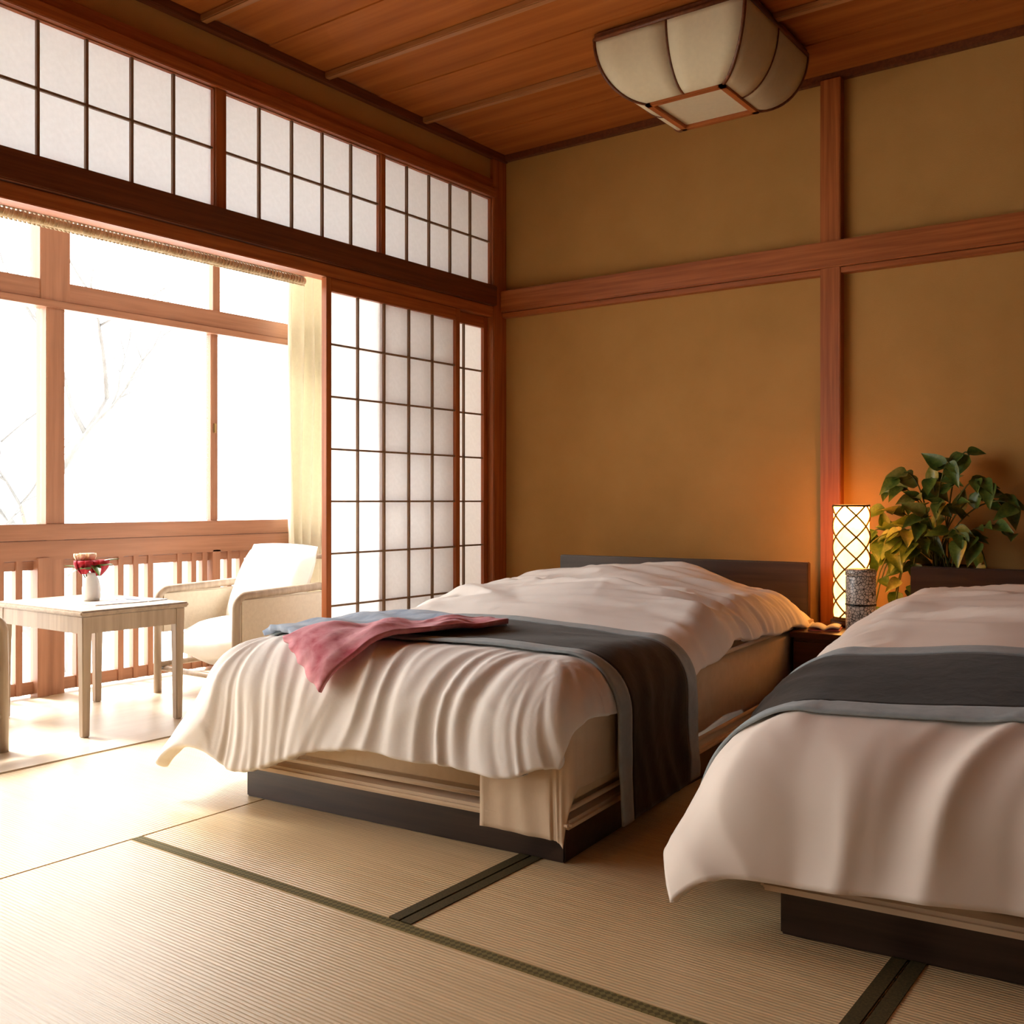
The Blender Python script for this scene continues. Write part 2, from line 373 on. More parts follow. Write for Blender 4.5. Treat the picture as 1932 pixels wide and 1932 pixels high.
rl = tag(empty('veranda_railing', (XW, -2.1, 0)), 'low wooden railing with slim balusters below the veranda window', 'railing')
def rbx(n, *e, m_='window_wood_z', bev=.002):
    o = bx(n, m_, e, rl, bev); o.location = Vector(o.location)-rl.location; return o
rbx('top_rail', XW-.025, XW+.045, -5.6, -.16, .588, .674, m_='window_wood')
rbx('under_rail', XW-.015, XW+.015, -5.6, -.16, .545, .585, m_='window_wood')
rbx('bottom_rail', XW-.015, XW+.015, -5.6, -.16, .0, .055, m_='window_wood')
rbx('newel_post', XW-.01, XW+.055, -1.955, -1.90, -.012, .60); rbx('newel_post', XW-.02, XW+.045, -1.025, -.975, -.012, .60)
bal = [-1.74, -1.53, -1.45, -1.37, -1.205, -1.12, -1.055, -.90, -.82, -.74, -.56, -.48, -.40, -2.02, -2.10, -2.28, -2.36, -2.44, -2.62, -2.70, -2.78, -2.96, -3.04, -3.12]
bme = MB().box(-.016, .022, -.015, .015, -.30, .30).mesh('baluster', 'window_wood_z', bev=.002)
for y in bal: link('baluster', bme, rl, Vector((XW, y, .30))-rl.location)

# rolled reed blind hanging just behind the lintel
bl = tag(empty('reed_blind', (-.11, -2.4, 1.80)), 'narrow rolled reed blind running under the lintel beam', 'blind')
mb = MB().tube([(0, -1.25, 0), (0, 1.10, 0)], .016, 10); o = mb.build('roll_core', 'reed', bl, True)
mb = MB()
for i in range(150):
    y = -1.24+i*.0156
    mb.tube([(.019*math.cos(t), y+.016*t/4, .019*math.sin(t)) for t in [k*math.pi/5-.9 for k in range(10)]], .0028, 4, True)
o = mb.build('reed_binding', 'reed', bl, True); o['kind'] = 'stuff'
bx('blind_batten', 'reed', (-.012, .012, -1.25, 1.11, .020, .040), bl, .002)

# curtain
def curtain(name, y0, y1, label, x):
    P = []
    nz, ny = 26, 90
    for j in range(nz):
        z = .03+(2.43-.03)*j/(nz-1); r = []
        for i in range(ny):
            t = i/(ny-1); k = 1+.06*math.sin(z*2.1)
            y = y0+(y1-y0)*t + .008*math.sin(z*3+t*9)
            r.append((x+.028*math.sin(t*2*math.pi*5.5*k+.4*math.sin(z*1.3))+.01*math.sin(t*31+z), y, z))
        P.append(r)
    root = tag(empty(name, (x, (y0+y1)/2, .03)), label, 'curtain')
    mb = MB(); mb.grid([[tuple(Vector(p)-root.location) for p in r] for r in P]); o = mb.build('curtain_cloth', 'curtain', root, True); solid(o, .002)
    mb = MB(); mb.tube([(0, -(y1-y0)/2-.05, 2.41), (0, (y1-y0)/2+.02, 2.41)], .008, 8); mb.build('curtain_rod', 'metal', root, True)
curtain('curtain', -.60, -.20, 'cream pleated curtain gathered at the right end of the veranda window', -1.02)

# ------------------------------------------------------------------ veranda furniture
def make_chair(label):
    root = tag(empty('armchair'), label, 'armchair', 'pair of veranda armchairs')
    W, zt, zb = .272, .462, .125           # half width, arm top, panel bottom; the chair faces -Y, front at y=-.28
    for s in (-1, 1):
        x = s*W
        path = [(x, -.27, 0), (x, -.27, .30), (x, -.268, .40)]
        for k in range(7):
            a = k/6*math.pi/2; path.append((x, -.268+.05*(1-math.cos(a)), zt-.05+.05*math.sin(a)))
        path += [(x, 0, zt+.006), (x, .20, zt+.012), (x, .25, zt), (x, .275, .40), (x, .29, 0)]
        MB().tube(path, .0165, 10, sx=1.0, sy=1.1).build('arm_frame', 'pale_wood', root, True)
        MB().box(x-.012, x+.012, -.252, .262, .27 if s < 0 else zb, zt-.012).build('arm_panel', 'beige_cloth', root, False, .006)
        MB().tube([(x, -.27, zb), (x, .28, zb)], .013, 8).build('side_stretcher', 'pale_wood', root, True)
    MB().tube([(-W, -.24, .105), (W, -.24, .105)], .013, 8).build('front_stretcher', 'pale_wood', root, True)
    MB().tube([(-W, .27, .20), (W, .27, .20)], .013, 8).build('rear_stretcher', 'pale_wood', root, True)
    mb = MB().box(-W+.02, W-.02, -.262, .22, .12, .34); o = mb.build('seat_cushion', 'white_cloth', root, True, .045); sub(o)
    # leaning back cushion
    P = []; nu, nv = 15, 13
    for side in (0, 1):
        Q = []
        for i in range(nu):
            r = []
            for j in range(nv):
                u, v = i/(nu-1)*2-1, j/(nv-1)*2-1
                th = .075*((1-abs(u)**3.5)*(1-abs(v)**3.5))**.5
                x = u*(W-.035)*(1-.05*v*v); h = .150+v*.190*(1-.05*u*u)
                yb = .15+.085*v
                r.append((x, yb+(th if side else -th), .34+h-.02+.03*(1 if side else -1)*0))
            Q.append(r)
        P.append(Q)
    mb = MB(); mb.grid(P[0]); mb.grid([r[::-1] for r in P[1]])
    o = mb.build('back_cushion', 'white_cloth', root, True)
    # slim back frame behind the cushion
    mb = MB()
    for s in (-1, 1): mb.tube([(s*(W-.03), .26, .12), (s*(W-.03), .275, .40), (s*(W-.04), .31, .60)], .012, 8)
    mb.tube([(-(W-.04), .31, .60), (W-.04, .31, .60)], .012, 8)
    mb.build('back_frame', 'pale_wood', root, True)
    return root
ch = make_chair('pale wooden armchair with white cushions standing behind the shoji screen')
ch.location = (-.50, -1.30, -.012)
c2 = copy_tree(ch); c2['label'] = 'pale wooden armchair cut off by the left edge of the picture'
c2.location = (-.53, -2.80, -.012); c2.rotation_euler = (0, 0, math.pi)

tb = tag(empty('side_table', (-.52, -2.045, -.012)), 'small pale wooden table between the veranda armchairs', 'table')
hx, hy, ht = .30, .215, .462
MB().box(-hx-.015, hx+.015, -hy-.015, hy+.015, ht-.02, ht).build('table_top', 'pale_wood', tb, False, .006)
for s in (-1, 1):
    MB().box(-hx+.02, hx-.02, s*hy-.012*(s > 0)-.0, s*hy+.012*(s < 0), ht-.085, ht-.022).build('apron', 'pale_wood', tb, False, .002)
    MB().box(s*hx-.012*(s > 0), s*hx+.012*(s < 0), -hy+.02, hy-.02, ht-.085, ht-.022).build('apron', 'pale_wood', tb, False, .002)
for sx_ in (-1, 1):
    for sy_ in (-1, 1):
        mb = MB(); x, y = sx_*(hx-.017), sy_*(hy-.017)
        P = []
        for z, h in ((0, .0135), (.20, .016), (ht-.10, .0185), (ht-.021, .020)):
            P.append([(x-h, y-h, z), (x+h, y-h, z), (x+h, y+h, z), (x-h, y+h, z)])
        vs_ = [p for r in P for p in r]
        fs = [(i*4+k, i*4+(k+1) % 4, i*4+4+(k+1) % 4, i*4+4+k) for i in range(3) for k in range(4)]+[(3, 2, 1, 0), (12, 13, 14, 15)]
        mb.add(vs_, fs).build('leg', 'pale_wood', tb, False, .003)
TZ = ht-.012
# vase with roses
fv = tag(empty('flower_vase', (-.56, -2.02, TZ)), 'small white vase with red roses on the veranda table', 'vase')
MB().lathe([(.0, 0), (.030, 0), (.034, .012), (.036, .05), (.028, .085), (.020, .10), (.024, .112), (.021, .112), (.017, .10), (.0, .095)]).build('vase_body', 'vase', fv, True)
def rose(c, r, m_):
    mb = MB()
    for k in range(9):
        a = k*2.4; rr = r*(.35+.65*k/8); P = []
        for i in range(5):
            row_ = []
            for j in range(5):
                t = a+(j-2)*.42*(1.1-.03*k); h = i/4
                q = rr*(.35+.75*math.sin(h*1.9))
                row_.append((c[0]+q*math.cos(t), c[1]+q*math.sin(t), c[2]+(h-.5)*r*1.5))
            P.append(row_)
        mb.grid(P)
    o = mb.build('rose', m_, fv, True); solid(o, .0015); return o
def leaf_mesh(L, Wd, m_, curl=.25, name='leaf', tip=1.0):
    P = []; n = 8
    for i in range(n+1):
        t = i/n; wv_ = Wd*(math.sin(math.pi*min(1, t**.62))**.9)*(1-.25*t*tip); wv_ = max(wv_, .0004)
        zc = -curl*L*t*t
        P.append([(-wv_, L*t, zc+wv_*.35), (-wv_*.5, L*t, zc+wv_*.08), (0, L*t, zc-.002), (wv_*.5, L*t, zc+wv_*.08), (wv_, L*t, zc+wv_*.35)])
    mb = MB(); mb.grid(P); return mb.mesh(name, m_, True)
for c, r, m_ in (((.0, -.035, .135), .036, 'rose'), ((.012, .02, .130), .042, 'rose'), ((-.03, .0, .165), .032, 'rose_pale'), ((-.02, -.04, .172), .022, 'rose_pale')):
    rose(c, r, m_); MB().tube([(0, 0, .05), (c[0]*.6, c[1]*.6, .10), c], .0025, 6).build('flower_stem', 'stem', fv, True)
lm = leaf_mesh(.075, .020, 'leaf')
for k in range(9):
    o = link('leaf', lm, fv, (0, 0, .11)); a = k*.72+.3
    o.location = (.03*math.cos(a), .03*math.sin(a), .118+.04*random.random()); o.rotation_euler = (.6-.5*random.random()*2, 0, a-1.57)
# leaflets on the table
def leaflet(loc, rz, L, Wd, label, ink=True):
    r = tag(empty('leaflet', loc, rz), label, 'leaflet', 'leaflets on the veranda table')
    MB().box(-L/2, L/2, -Wd/2, Wd/2, .0003, .004).build('sheet', 'paper_white', r, False, .001)
    if ink: MB().box(-L*.42, L*.20, -Wd*.38, Wd*.1, .0041, .0046).build('printed_picture', 'ink', r)
leaflet((-.40, -2.02, TZ), 1.45, .21, .13, 'printed leaflet lying on the table just below the roses')
leaflet((-.42, -1.885, TZ), .2, .18, .10, 'printed leaflet at the chair end of the table')

# ------------------------------------------------------------------ beds
def nz(x, y, z=0): return noise.noise(Vector((x, y, z)))
def smooth(t): t = max(0, min(1, t)); return t*t*(3-2*t)
class Bed:
    def __init__(s, p): s.__dict__.update(p)
    def base(s, a, b):
        """cloth parameter -> draped position (bed-local: a across, b from foot to head) before folds"""
        dx = dy = 0
        if a < s.ul: dx = a-s.ul
        elif a > s.ur: dx = a-s.ur
        if b < s.vf: dy = b-s.vf
        elif b > s.vh: dy = b-s.vh
        ca, cb = min(max(a, s.ul), s.ur), min(max(b, s.vf), s.vh)
        z = s.top(ca, cb)
        d = (abs(dx)**s.pn+abs(dy)**s.pn)**(1/s.pn) if (dx or dy) else 0
        if d > 1e-6:
            nx_, ny_ = dx/d, dy/d; q2 = nx_*nx_+ny_*ny_; wx, wy = nx_*nx_/q2, ny_*ny_/q2
            fl_ = (s.flL if dx < 0 else s.flR)*wx+s.flF*wy
            if dx < 0: fl_ -= s.flL*wx*s.flB*(1-math.exp(-((min(b, 9)+.1)/.26)**2) if b > -.1 else 0)
            R = (s.rL if dx < 0 else s.rR)*wx+s.rF*wy
            ang = math.pi/2-math.asin(min(.9, fl_)); arc = R*ang
            if d < arc: out, dr = R*math.sin(d/R), R*(1-math.cos(d/R))
            else:
                e = d-arc; out = R*math.sin(ang)+e*math.cos(ang); dr = R*(1-math.cos(ang))+e*math.sin(ang)
            ca += nx_*out; cb += ny_*out; z -= dr
        return Vector((ca, cb, z)), d, dx, dy
    def perim(s, a, b, dx, dy):
        """coordinate running along the hem, and distance in from the top edge"""
        if dx < 0 and dy < 0: return s.ul-.35*(dx/(dx+dy)), 0
        if dx > 0 and dy < 0: return s.ur+.35*(dx/(dx-dy)), 0
        if dy < 0: return a, 0
        if dx < 0: return s.ul-.35-(b-s.vf), 0
        if dx > 0: return s.ur+.35+(b-s.vf), 0
        iL, iR, iF = a-s.ul, s.ur-a, b-s.vf
        if iF <= iL and iF <= iR: return a, iF
        if iL <= iR: return s.ul-.35-iF, iL
        return s.ur+.35+iF, iR
    def point(s, a, b, lift=0, fold=1.0):
        p, d, dx, dy = s.base(a, b); e = .004
        pa = s.base(a+e, b)[0]; pb = s.base(a, b+e)[0]
        n = (pa-p).cross(pb-p)
        n = n.normalized() if n.length > 1e-12 else Vector((0, 0, 1))
        disp = s.puff*nz(a*2.3+s.seed, b*2.3)+s.puff*.5*nz(a*4.7, b*4.7+s.seed)
        r1 = 1-abs(nz(a*3.1+b*1.2+s.seed, b*4.0-a*1.8, 3.3))*2
        disp += s.crease*max(0, r1-.72)*2.2*(.3+.7*smooth(.5+2*nz(a*2, b*2, 9)))
        st = smooth((b-.75)/.3)*(1-smooth(d/.12))
        disp += s.streak*st*(max(0, 1-abs(nz(a*1.6+s.seed, b*8+a*1.5, 5.5))*2.6)-.25+.5*max(0, 1-abs(nz(a*2.4+s.seed, b*15-a*2.5, 8.5))*2.6))
        pc, ins = s.perim(a, b, dx, dy)
        wgt = smooth((d-ins+s.reach)/(s.reach+.20))
        wp = 2.0*nz(pc*2.1+s.seed, d*2.2)+.5*nz(a*3.3, b*3.3+s.seed)
        g = 1-abs(nz(pc*s.gf+wp, (d-ins)*1.0, 1.7+s.seed))*2.6
        g2 = 1-abs(nz(pc*s.gf*2.3+wp*1.7, (d-ins)*1.6, 6.1+s.seed))*2.6
        am = .3+1.25*smooth(.5+1.3*nz(pc*2.6, d*1.5-ins, 12.3+s.seed))
        disp += fold*wgt*s.gather*(am*max(-.7, g)+s.fine*(1.5-am)*max(-.7, g2))
        q = p+n*(disp+lift)
        if q.z < .012: q.z = .012+.004*abs(g)
        return q
    def world(s, q): return q
def sheet(bed, root, name, m_, a0, a1, b0, b1, na, nb, lift=0, fold=1.0, thick=.02, cut=None, subd=0, up=False):
    P = []
    for j in range(nb+1):
        r = []
        for i in range(na+1):
            a, b = a0+(a1-a0)*i/na, b0+(b1-b0)*j/nb
            if cut: a, b = cut(a, b)
            r.append(tuple(bed.point(a, b, lift, fold)))
        P.append(r)
    mb = MB(); mb.grid(P); o = mb.build(name, m_, root, True)
    if thick: solid(o, thick, -1)
    if subd: sub(o, subd)
    return o
def bed_frame(bed, root):
    W, L = bed.W, bed.L
    MB().box(.02, W-.02, .02, L, 0, .088).build('bed_base', 'darkwood', root, False, .004)
    MB().box(-.012, W+.012, -.012, L, .090, .112).build('base_lip', 'sheet', root, False, .008)
    o = MB().box(-.004, W+.004, -.004, L-.02, .120, bed.mt).build('mattress', 'mattress', root, True, .035)
    mb = MB()
    for z in (.135, bed.mt-.013):
        q = .0; mb.tube([(q, q, z), (W-q, q, z), (W-q, L-.03, z), (q, L-.03, z), (q, q, z)], .007, 6)
    mb.build('mattress_piping', 'sheet', o, True)

# ---- bed nearest the screens
TH1 = math.radians(4.5)
B1 = Bed(dict(W=1.085, L=2.10, ul=.07, ur=.985, vf=.11, vh=2.02, rL=.22, rR=.13, rF=.17, flL=.60, flR=.05, flF=.16, pn=4.2, puff=.011, crease=.004, gather=.0105, gf=12.0, fine=.6, reach=.16, seed=3.1, streak=.026, mt=.378, flB=0))
def top1(a, b):
    z = .448+.016*math.sin(math.pi*min(1, max(0, a/1.085)))
    z += .085*smooth((b-.60)/.55)*(.55+.45*math.sin(math.pi*max(0, min(1, a/1.08))))
    z += .040*math.exp(-((b-1.72)/.24)**2)*(math.exp(-((a-.55)/.28)**2)+.4*math.exp(-((a-.15)/.2)**2))
    z -= .070*smooth((b-1.82)/.26)+.05*smooth((b-1.1)/.9)*smooth((a-.62)/.4)
    z += .012*math.sin(b*17+a*3)*smooth((b-.7)/.3)*.5
    return z
B1.top = top1
b1 = tag(empty('bed', (1.925-1.085*math.cos(TH1), -2.335-1.085*math.sin(TH1), 0), TH1), 'dark based single bed with white duvet beside the shoji screens', 'bed', 'pair of beds')
bed_frame(B1, b1)
MB().box(-.10, 1.06, 2.10, 2.14, 0, .597).build('headboard', 'darkwood', b1, False, .004)
def hem1(a, b):
    # uneven hem: pull the outer edge in and out a little
    if b < B1.vf: b = B1.vf+(b-B1.vf)*(1.10-.24*smooth(a/1.1)+.10*nz(a*4, 1.3)+.05*math.sin(a*9))
    if a < B1.ul: a = B1.ul+(a-B1.ul)*(1+.10*nz(b*4, 5.3))
    if a > B1.ur: a = B1.ur+(a-B1.ur)*(1+.16*nz(b*5, 2.3))
    return a, b
sheet(B1, b1, 'duvet', 'duvet', -.36, 1.175, -.265, 2.09, 170, 210, 0, 1, .040, hem1, 1)
S1 = Bed(dict(B1.__dict__)); S1.puff = .004; S1.crease = .003; S1.gather = .006; S1.top = lambda a, b: .388; S1.ul, S1.ur, S1.vf, S1.vh = .04, 1.045, .04, 2.0; S1.rL = S1.rR = S1.rF = .045; S1.flL = S1.flR = S1.flF = .02; S1.seed = 8.8; S1.gf = 9; S1.pn = 4.0
sheet(S1, b1, 'fitted_sheet_corner', 'sheet', .85, 1.28, -.31, .22, 40, 44, .004, 1, .004)
# runner across the foot of the bed
def runner(bed, root, a0, a1, b0, b1_, eb, label, lift=.014, skew=0.0, na=110):
    r = tag(empty('bed_runner', root.location, root.rotation_euler.z), label, 'bed runner', 'bed runners')
    R = Bed(dict(bed.__dict__)); R.puff = bed.puff; R.gather = bed.gather*.8
    cut = lambda a, b: (a, b+skew*(a-.5))
    sheet(R, r, 'runner_cloth', 'runner', a0, a1, b0+eb, b1_-eb, na, 24, lift, .5, .006, cut)
    sheet(R, r, 'runner_edging', 'runner_edge', a0, a1, b0, b0+eb, na, 6, lift+.001, .5, .007, cut)
    sheet(R, r, 'runner_edging', 'runner_edge', a0, a1, b1_-eb, b1_, na, 6, lift+.001, .5, .007, cut)
    return r
runner(B1, b1, -.12, 1.45, .16, .68, .062, 'charcoal bed runner with grey edging hanging beside the bed near the screens')

# folded yukata on the duvet (pink over blue)
def patch(bed, root, name, m_, q, n0, n1, lift, wr, thick=.012, sd=0):
    P = []
    for j in range(n1+1):
        r = []
        for i in range(n0+1):
            u, v = i/n0, j/n1
            a = (1-v)*((1-u)*q[0][0]+u*q[1][0])+v*((1-u)*q[3][0]+u*q[2][0])
            b = (1-v)*((1-u)*q[0][1]+u*q[1][1])+v*((1-u)*q[3][1]+u*q[2][1])
            a += .012*nz(u*7+sd, v*2); b += .012*nz(u*6, v*5+sd)
            e_ = min(1, 6*min(u, 1-u, v, 1-v))
            h = lift+wr*(.6+.5*math.sin((u*.5+v*3.2)*6+sd)+.7*nz(u*4+sd, v*9))*(.25+.75*e_)
            r.append(tuple(bed.point(a, b, max(h, .017), .5)))
        P.append(r)
    mb = MB(); mb.grid(P); o = mb.build(name, m_, root, True); solid(o, thick, -1); return o
yk = tag(empty('folded_yukata', b1.location, TH1), 'pink and blue cotton robe laid across the runner of the bed', 'robe')
patch(B1, yk, 'blue_layer', 'blue', [(-.02, .13), (.24, .03), (.62, .48), (.08, .63)], 40, 30, .030, .012, .016, 1.3)
patch(B1, yk, 'pink_layer', 'pink', [(.19, .02), (.41, -.11), (.66, .42), (.54, .46)], 44, 30, .042, .014, .014, 4.2)

# ---- bed on the right
TH2 = math.radians(6)
B2 = Bed(dict(W=1.10, L=2.10, ul=.08, ur=1.0, vf=.16, vh=2.02, rL=.24, rR=.15, rF=.21, flL=.55, flR=.1, flF=.14, pn=4.2, puff=.012, crease=.004, gather=.0105, gf=5.2, fine=.7, reach=.16, seed=11.7, streak=.022, mt=.335, flB=.85))
def top2(a, b):
    z = .398+.032*math.sin(math.pi*min(1, max(0, a/1.1)))
    z += .085*smooth((b+.05)/.75)+.030*smooth((b-.6)/.6)
    z += .014*math.exp(-((b-1.62)/.30)**2)*(.75+.6*nz(a*2.5, 4))
    z -= .06*smooth((b-1.86)/.22)
    return z
B2.top = top2
b2 = tag(empty('bed', (2.436, -2.408, 0), TH2), 'dark based single bed with long white duvet at the right edge', 'bed', 'pair of beds')
bed_frame(B2, b2)
MB().box(-.06, 1.14, 2.12, 2.16, 0, .60).build('headboard', 'darkwood', b2, False, .004)
sheet(B2, b2, 'duvet', 'duvet_pink', -.36, 1.40, -.255, 2.09, 150, 200, 0, 1, .020)
runner(B2, b2, -.44, 1.42, .10, .57, .068, 'charcoal bed runner with grey blue edging across the bed at the right edge', .014)

# ------------------------------------------------------------------ nightstand, lamp, canister, booklet
nsx, nsy = (1.80, 2.09), (-.62, -.08)
NZ = .36
ns = tag(empty('nightstand', ((nsx[0]+nsx[1])/2, (nsy[0]+nsy[1])/2, 0)), 'dark low nightstand between the two beds', 'nightstand')
hw_, hd = (nsx[1]-nsx[0])/2, (nsy[1]-nsy[0])/2
MB().box(-hw_+.01, hw_-.01, -hd+.012, hd, 0, NZ-.024).build('cabinet_body', 'night', ns, False, .003)
MB().box(-hw_, hw_, -hd, hd, NZ-.022, NZ).build('cabinet_top', 'night', ns, False, .003)
o = MB().box(-hw_+.02, hw_-.02, -hd-.006, -hd+.012, .18, NZ-.035).build('drawer', 'night', ns, False, .002)
MB().tube([(-.04, -hd-.02, .26), (.04, -hd-.02, .26)], .006, 8).build('drawer_pull', 'metal', o, True)

def lamp():
    x, y, z, r, h = 1.930, -.30, NZ, .067, .475
    root = tag(empty('table_lamp', (x, y, z)), 'glowing cylindrical paper lamp wrapped in crossing strips on the nightstand', 'lamp')
    m = bpy.data.materials.new('glowing_lamp_paper'); m.use_nodes = True; nt = m.node_tree; nt.nodes.clear()
    o = nt.nodes.new('ShaderNodeOutputMaterial'); em = N(nt, 'ShaderNodeEmission', Strength=5.2)
    n = N(nt, 'ShaderNodeTexNoise', Scale=22.0, Detail=4.0); nt.links.new(coords(nt, (1, 1, 1)), n.inputs['Vector'])
    rp = ramp(nt, n.outputs[0], [(.3, (1, .38, .075)), (.7, (1, .54, .16))]); nt.links.new(rp.outputs[0], em.inputs[0])
    tr = N(nt, 'ShaderNodeBsdfTranslucent'); tr.inputs[0].default_value = (.9, .7, .4, 1); ad = nt.nodes.new('ShaderNodeAddShader')
    nt.links.new(em.outputs[0], ad.inputs[0]); nt.links.new(tr.outputs[0], ad.inputs[1]); nt.links.new(ad.outputs[0], o.inputs[0])
    M['glow'] = m
    MB().lathe([(0, 0), (r+.012, 0), (r+.012, .022), (r-.005, .026), (0, .026)], n=32).build('lamp_base', 'night', root, True)
    MB().lathe([(r, .026), (r, h)], n=40).build('lamp_shade', 'glow', root, True)
    mb = MB(); mb.lathe([(r+.003, h-.008), (r+.003, h), (r-.004, h), (r-.004, h-.008), (r+.003, h-.008)], n=32); mb.build('shade_ring', 'band', root, True); mb = MB(); mb.lathe([(r+.003, .026), (r+.003, .036), (r-.004, .036), (r-.004, .026), (r+.003, .026)], n=32)
    mb.build('shade_ring', 'band', root, True)
    for k in range(5):
        for sgn in (-1, 1):
            a0 = k*1.257+(.5 if sgn > 0 else 0)
            pts = [((r+.002)*math.cos(a0+sgn*t*6.6), (r+.002)*math.sin(a0+sgn*t*6.6), .03+(h-.034)*t) for t in [i/48 for i in range(49)]]
            MB().tube(pts, .0036, 5, True).build('wrapping_strip', 'band', root, True)
    pd = bpy.data.lights.new('bulb', 'POINT'); pd.energy = 16; pd.color = (1, .34, .06); pd.shadow_soft_size = .03
    p = bpy.data.objects.new('bulb', pd); C.objects.link(p); p.parent = root; p.location = (0, 0, h*.95)
    return root
lamp()

def canister():
    root = tag(empty('canister', (2.025, -.49, NZ)), 'grey patterned ceramic canister in front of the glowing lamp', 'canister')
    m, nt, b = mat('patterned_glaze', .3, .5)
    vo = N(nt, 'ShaderNodeTexVoronoi', Scale=1.0); vo.feature = 'DISTANCE_TO_EDGE'
    nt.links.new(coords(nt, (85, 85, 85)), vo.inputs['Vector'])
    rp = ramp(nt, vo.outputs['Distance'], [(.0, (.02, .02, .02)), (.06, (.07, .065, .06)), (.10, (.56, .52, .47))]); nt.links.new(rp.outputs[0], b.inputs['Base Color'])
    M['glaze'] = m
    MB().lathe([(0, 0), (.046, 0), (.053, .006), (.054, .02), (.054, .205), (.052, .212), (.0, .212)], n=32).build('canister_body', 'glaze', root, True)
    MB().lathe([(0, .213), (.056, .213), (.056, .228), (.050, .236), (.012, .239), (0, .239)], n=32).build('canister_lid', 'glaze', root, True)
    MB().lathe([(.0545, .100), (.056, .104), (.0545, .108)], n=32).build('canister_band', 'pot', root, True)
canister()
bk = tag(empty('booklet', (1.885, -.47, NZ), .25), 'thin booklet lying open on the nightstand beside the canister', 'booklet')
P = []
for i in range(13):
    u = i/12*2-1; P.append([(u*.055, v, .004+.012*abs(math.sin(u*2.6))) for v in (-.07, 0, .07)])
mb = MB(); mb.grid(P); o = mb.build('pages', 'paper_white', bk, True); solid(o, .003, 1)
MB().box(-.058, .058, -.073, .073, 0, .003).build('cover', 'pink', bk, False, .001)

# ------------------------------------------------------------------ plant behind the right headboard
ps = tag(empty('plant_stand', (2.235, -.125, 0)), 'dark square stand holding the potted plant behind the headboard', 'stand')
MB().box(-.11, .11, -.11, .11, .37, .395).build('stand_top', 'darkwood', ps, False, .003)
for sx_ in (-1, 1):
    for sy_ in (-1, 1): MB().box(sx_*.095-.013, sx_*.095+.013, sy_*.095-.013, sy_*.095+.013, 0, .369).build('leg', 'darkwood', ps, False, .002)
PX, PY, PZ = 2.235, -.125, .395
pp = tag(empty('potted_pothos', (PX, PY, PZ)), 'trailing leafy pothos in a black pot beside the glowing lamp', 'plant')
MB().lathe([(0, 0), (.070, 0), (.076, .01), (.098, .17), (.104, .19), (.104, .205), (.094, .205), (.090, .185), (0, .18)], n=32).build('pot', 'pot', pp, True)
MB().lathe([(0, .182), (.088, .182)], n=24).build('soil', 'bark', pp)
lms = [leaf_mesh(.105, .036, 'leaf', .3), leaf_mesh(.085, .031, 'leaf', .15), leaf_mesh(.10, .034, 'leaf_lamplit', .3), leaf_mesh(.12, .040, 'leaf', .4)]
rg = random.Random(21)
vines = []
targets = [((-.22, .02, .52), .5), ((-.16, -.05, .58), .4), ((-.05, -.02, .56), .3), ((.03, -.05, .62), .3), ((.09, .0, .66), .3), ((.16, -.04, .55), .4), ((.22, -.02, .50), .5),
           ((.24, -.05, .36), .6), ((-.28, -.03, .42), .7), ((-.30, -.06, .26), .9), ((-.24, -.08, .14), 1.0), ((-.16, -.10, .06), 1.1), ((-.10, -.10, .16), .9), ((.08, -.10, .34), .7), ((-.06, -.12, .40), .6), ((.17, -.10, .24), .9),
           ((-.26, -.02, .06), 1.0), ((-.33, .0, .20), .9), ((-.20, -.02, -.02), 1.1), ((.26, -.04, .46), .5), ((-.13, -.05, .0), 1.1),
           ((-.30, .02, .34), .8), ((-.12, -.06, .48), .4), ((.0, -.10, .46), .4), ((-.20, -.10, .32), .8)]
for tgt, arch in targets:
    p0 = Vector((rg.uniform(-.04, .04), rg.uniform(-.04, .04), .19)); p3 = Vector(tgt)-Vector((0, 0, .03))
    hgt = max(p3.z, .30)+.06*arch+.04
    p1 = Vector((p0.x*.8+p3.x*.15, p0.y, .19+(hgt-.19)*.75)); p2 = Vector((p3.x*.75, p3.y*.8, hgt))
    pts = []
    for i in range(13):
        t = i/12; pts.append(p0*(1-t)**3+p1*3*t*(1-t)**2+p2*3*t*t*(1-t)+p3*t**3)
    MB().tube(pts, .0028, 6).build('vine', 'stem', pp, True)
    nl = 6
    for k in range(nl):
        t = .38+.62*k/(nl-1); i = min(11, int(t*12)); q = pts[i].lerp(pts[i+1], t*12-i)
        dirv = (pts[i+1]-pts[i]).normalized()
        side = Vector((rg.uniform(-1, 1), rg.uniform(-1.1, .4), rg.uniform(-.5, .5))).normalized()
        y_ax = (dirv*.5+side*.9+Vector((0, 0, -.25))).normalized()
        up = Vector((rg.uniform(-.4, .4), -.8, .7)); x_ax = y_ax.cross(up).normalized(); z_ax = x_ax.cross(y_ax)
        s_ = rg.uniform(.65, 1.05)
        if math.hypot(q.x+PX-1.93, q.y+PY+.30) < .16 and q.z+PZ < NZ+.5: continue
        me = lms[rg.choice([0, 1, 3, 2] if tgt[0] < -.02 else [0, 1, 3, 0, 1, 3, 2])]  # leaves coloured as lamplit come up more often on the lamp side
        o = link('leaf', me, pp); mt = Matrix((x_ax, y_ax, z_ax)).transposed().to_4x4()
        mt = Matrix.Translation(q) @ mt @ Matrix.Scale(s_, 4)
        # keep the leaf in front of the wall plane
        tipy = (mt @ Vector((0, .1, 0))).y
        if tipy+PY > -.015: mt = Matrix.Translation((0, -.015-(tipy+PY), 0)) @ mt
        o.matrix_basis = mt

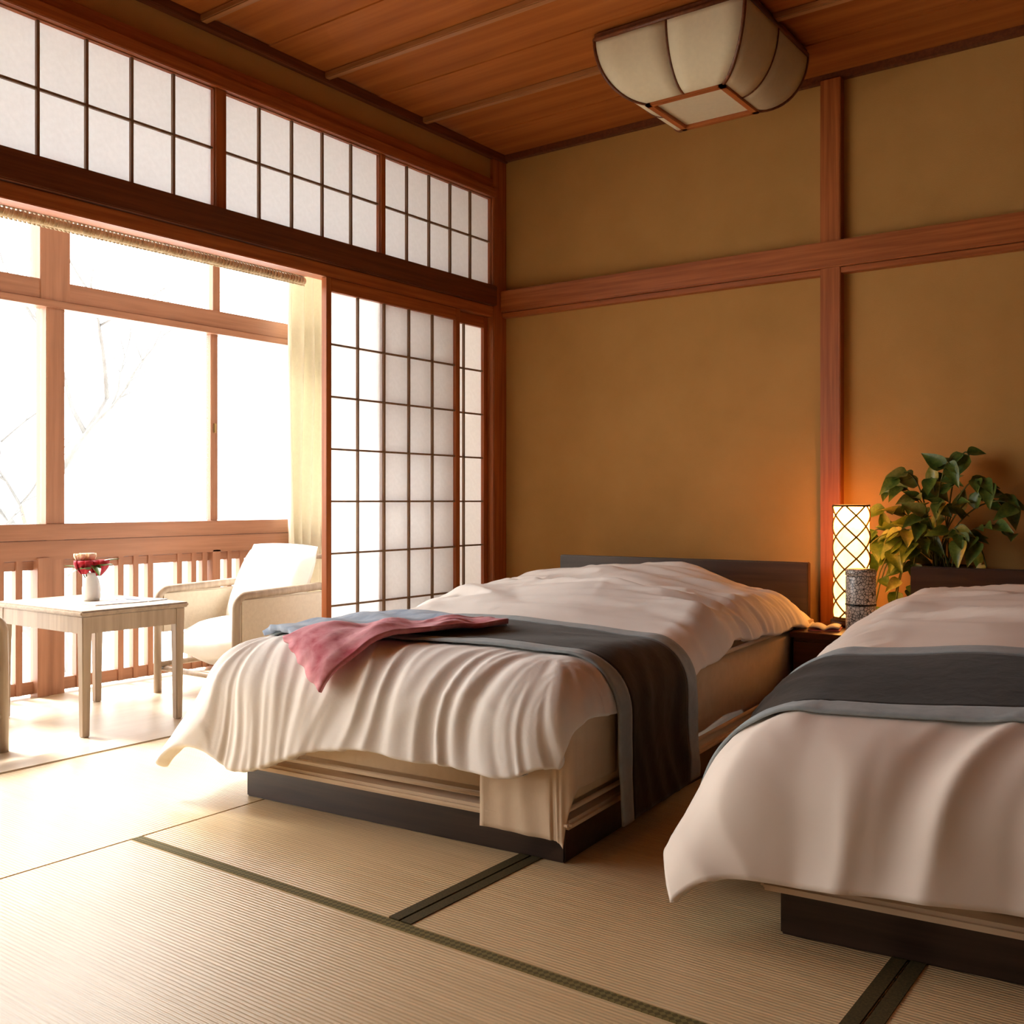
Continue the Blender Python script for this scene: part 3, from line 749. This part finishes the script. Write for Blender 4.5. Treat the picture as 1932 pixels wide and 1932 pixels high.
# ------------------------------------------------------------------ ceiling light
def ceiling_light():
    cx, cy, A, B, H = 1.45, -.63, .31, .155, .235
    root = tag(empty('ceiling_light', (cx, cy, ZC-.03)), 'square curved paper ceiling light with thin wooden ribs', 'ceiling light')
    def prof(t):   # t 0 at ceiling -> 1 at bottom
        a = t*math.pi/2; return B+(A-B)*math.cos(a), -H*math.sin(a)
    n = 14
    for k in range(4):
        rot = Matrix.Rotation(k*math.pi/2, 3, 'Z')
        for half in (0, 1):
            P = []
            for i in range(n+1):
                q, z = prof(i/n); lo, hi = (-q, 0) if half == 0 else (0, q)
                P.append([tuple(rot @ Vector((lo+(hi-lo)*j/4, -q, z))) for j in range(5)])
            mb = MB(); mb.grid(P); o = mb.build('paper_panel', 'lamp_paper', root, True); solid(o, .0015)
        pts = [];
        for i in range(n+1):
            q, z = prof(i/n); pts.append(tuple(rot @ Vector((-q, -q, z))))
        MB().tube(pts, .0075, 6).build('corner_rib', 'lintel', root, True)
        MB().tube([tuple(rot @ Vector((0, -prof(i/n)[0], prof(i/n)[1]))) for i in range(n+1)], .0055, 6).build('middle_rib', 'lintel', root, True)
        MB().tube([tuple(rot @ Vector((-A, -A, 0))), tuple(rot @ Vector((A, -A, 0)))], .010, 6).build('top_frame', 'lintel', root, True)
        MB().box(-B-.012, B+.012, -B-.012, -B+.014, -H-.010, -H+.010).build('bottom_frame', 'wood_x', root, False, .002).rotation_euler = (0, 0, k*math.pi/2)
    MB().box(-B, B, -B, B, -H+.004, -H+.007).build('bottom_panel', 'lamp_paper', root)
    MB().box(-A, A, -A, A, -.002, .022).build('mounting_plate', 'lintel', root)
ceiling_light()

# ------------------------------------------------------------------ outside: pale ground and a faint bare tree
tag(MB().box(-60, -1.6, -45, 45, -3.1, -3.0).build('ground', 'ground'), 'pale ground outside the veranda window', 'ground', kind='structure')
tr = tag(empty('garden_tree', (-9, 3.5, -3.0)), 'faint pale tree seen through the veranda window', 'tree')
rt = random.Random(4); tm = MB()
def branch(mb, p, d, L, r, lv):
    pts = [p]; rr = [r]
    for i in range(4):
        d = (d+Vector((rt.uniform(-.25, .25), rt.uniform(-.25, .25), rt.uniform(-.10, .16)))).normalized()
        p = p+d*L/4; pts.append(p); rr.append(r*(1-.16*(i+1)))
    mb.tube(pts, rr, 6)
    if lv:
        for k in range(3 if lv > 1 else 4):
            q = pts[2+k % 3]; nd = (d+Vector((rt.uniform(-1, 1), rt.uniform(-1, 1), rt.uniform(-.3, .6)))).normalized()
            branch(mb, q, nd, L*.66, r*.5, lv-1)
branch(tm, Vector((0, 0, 0)), Vector((0, 0, 1)), 3.4, .14, 4)
tm.build('trunk_and_branches', 'bark', tr, True)
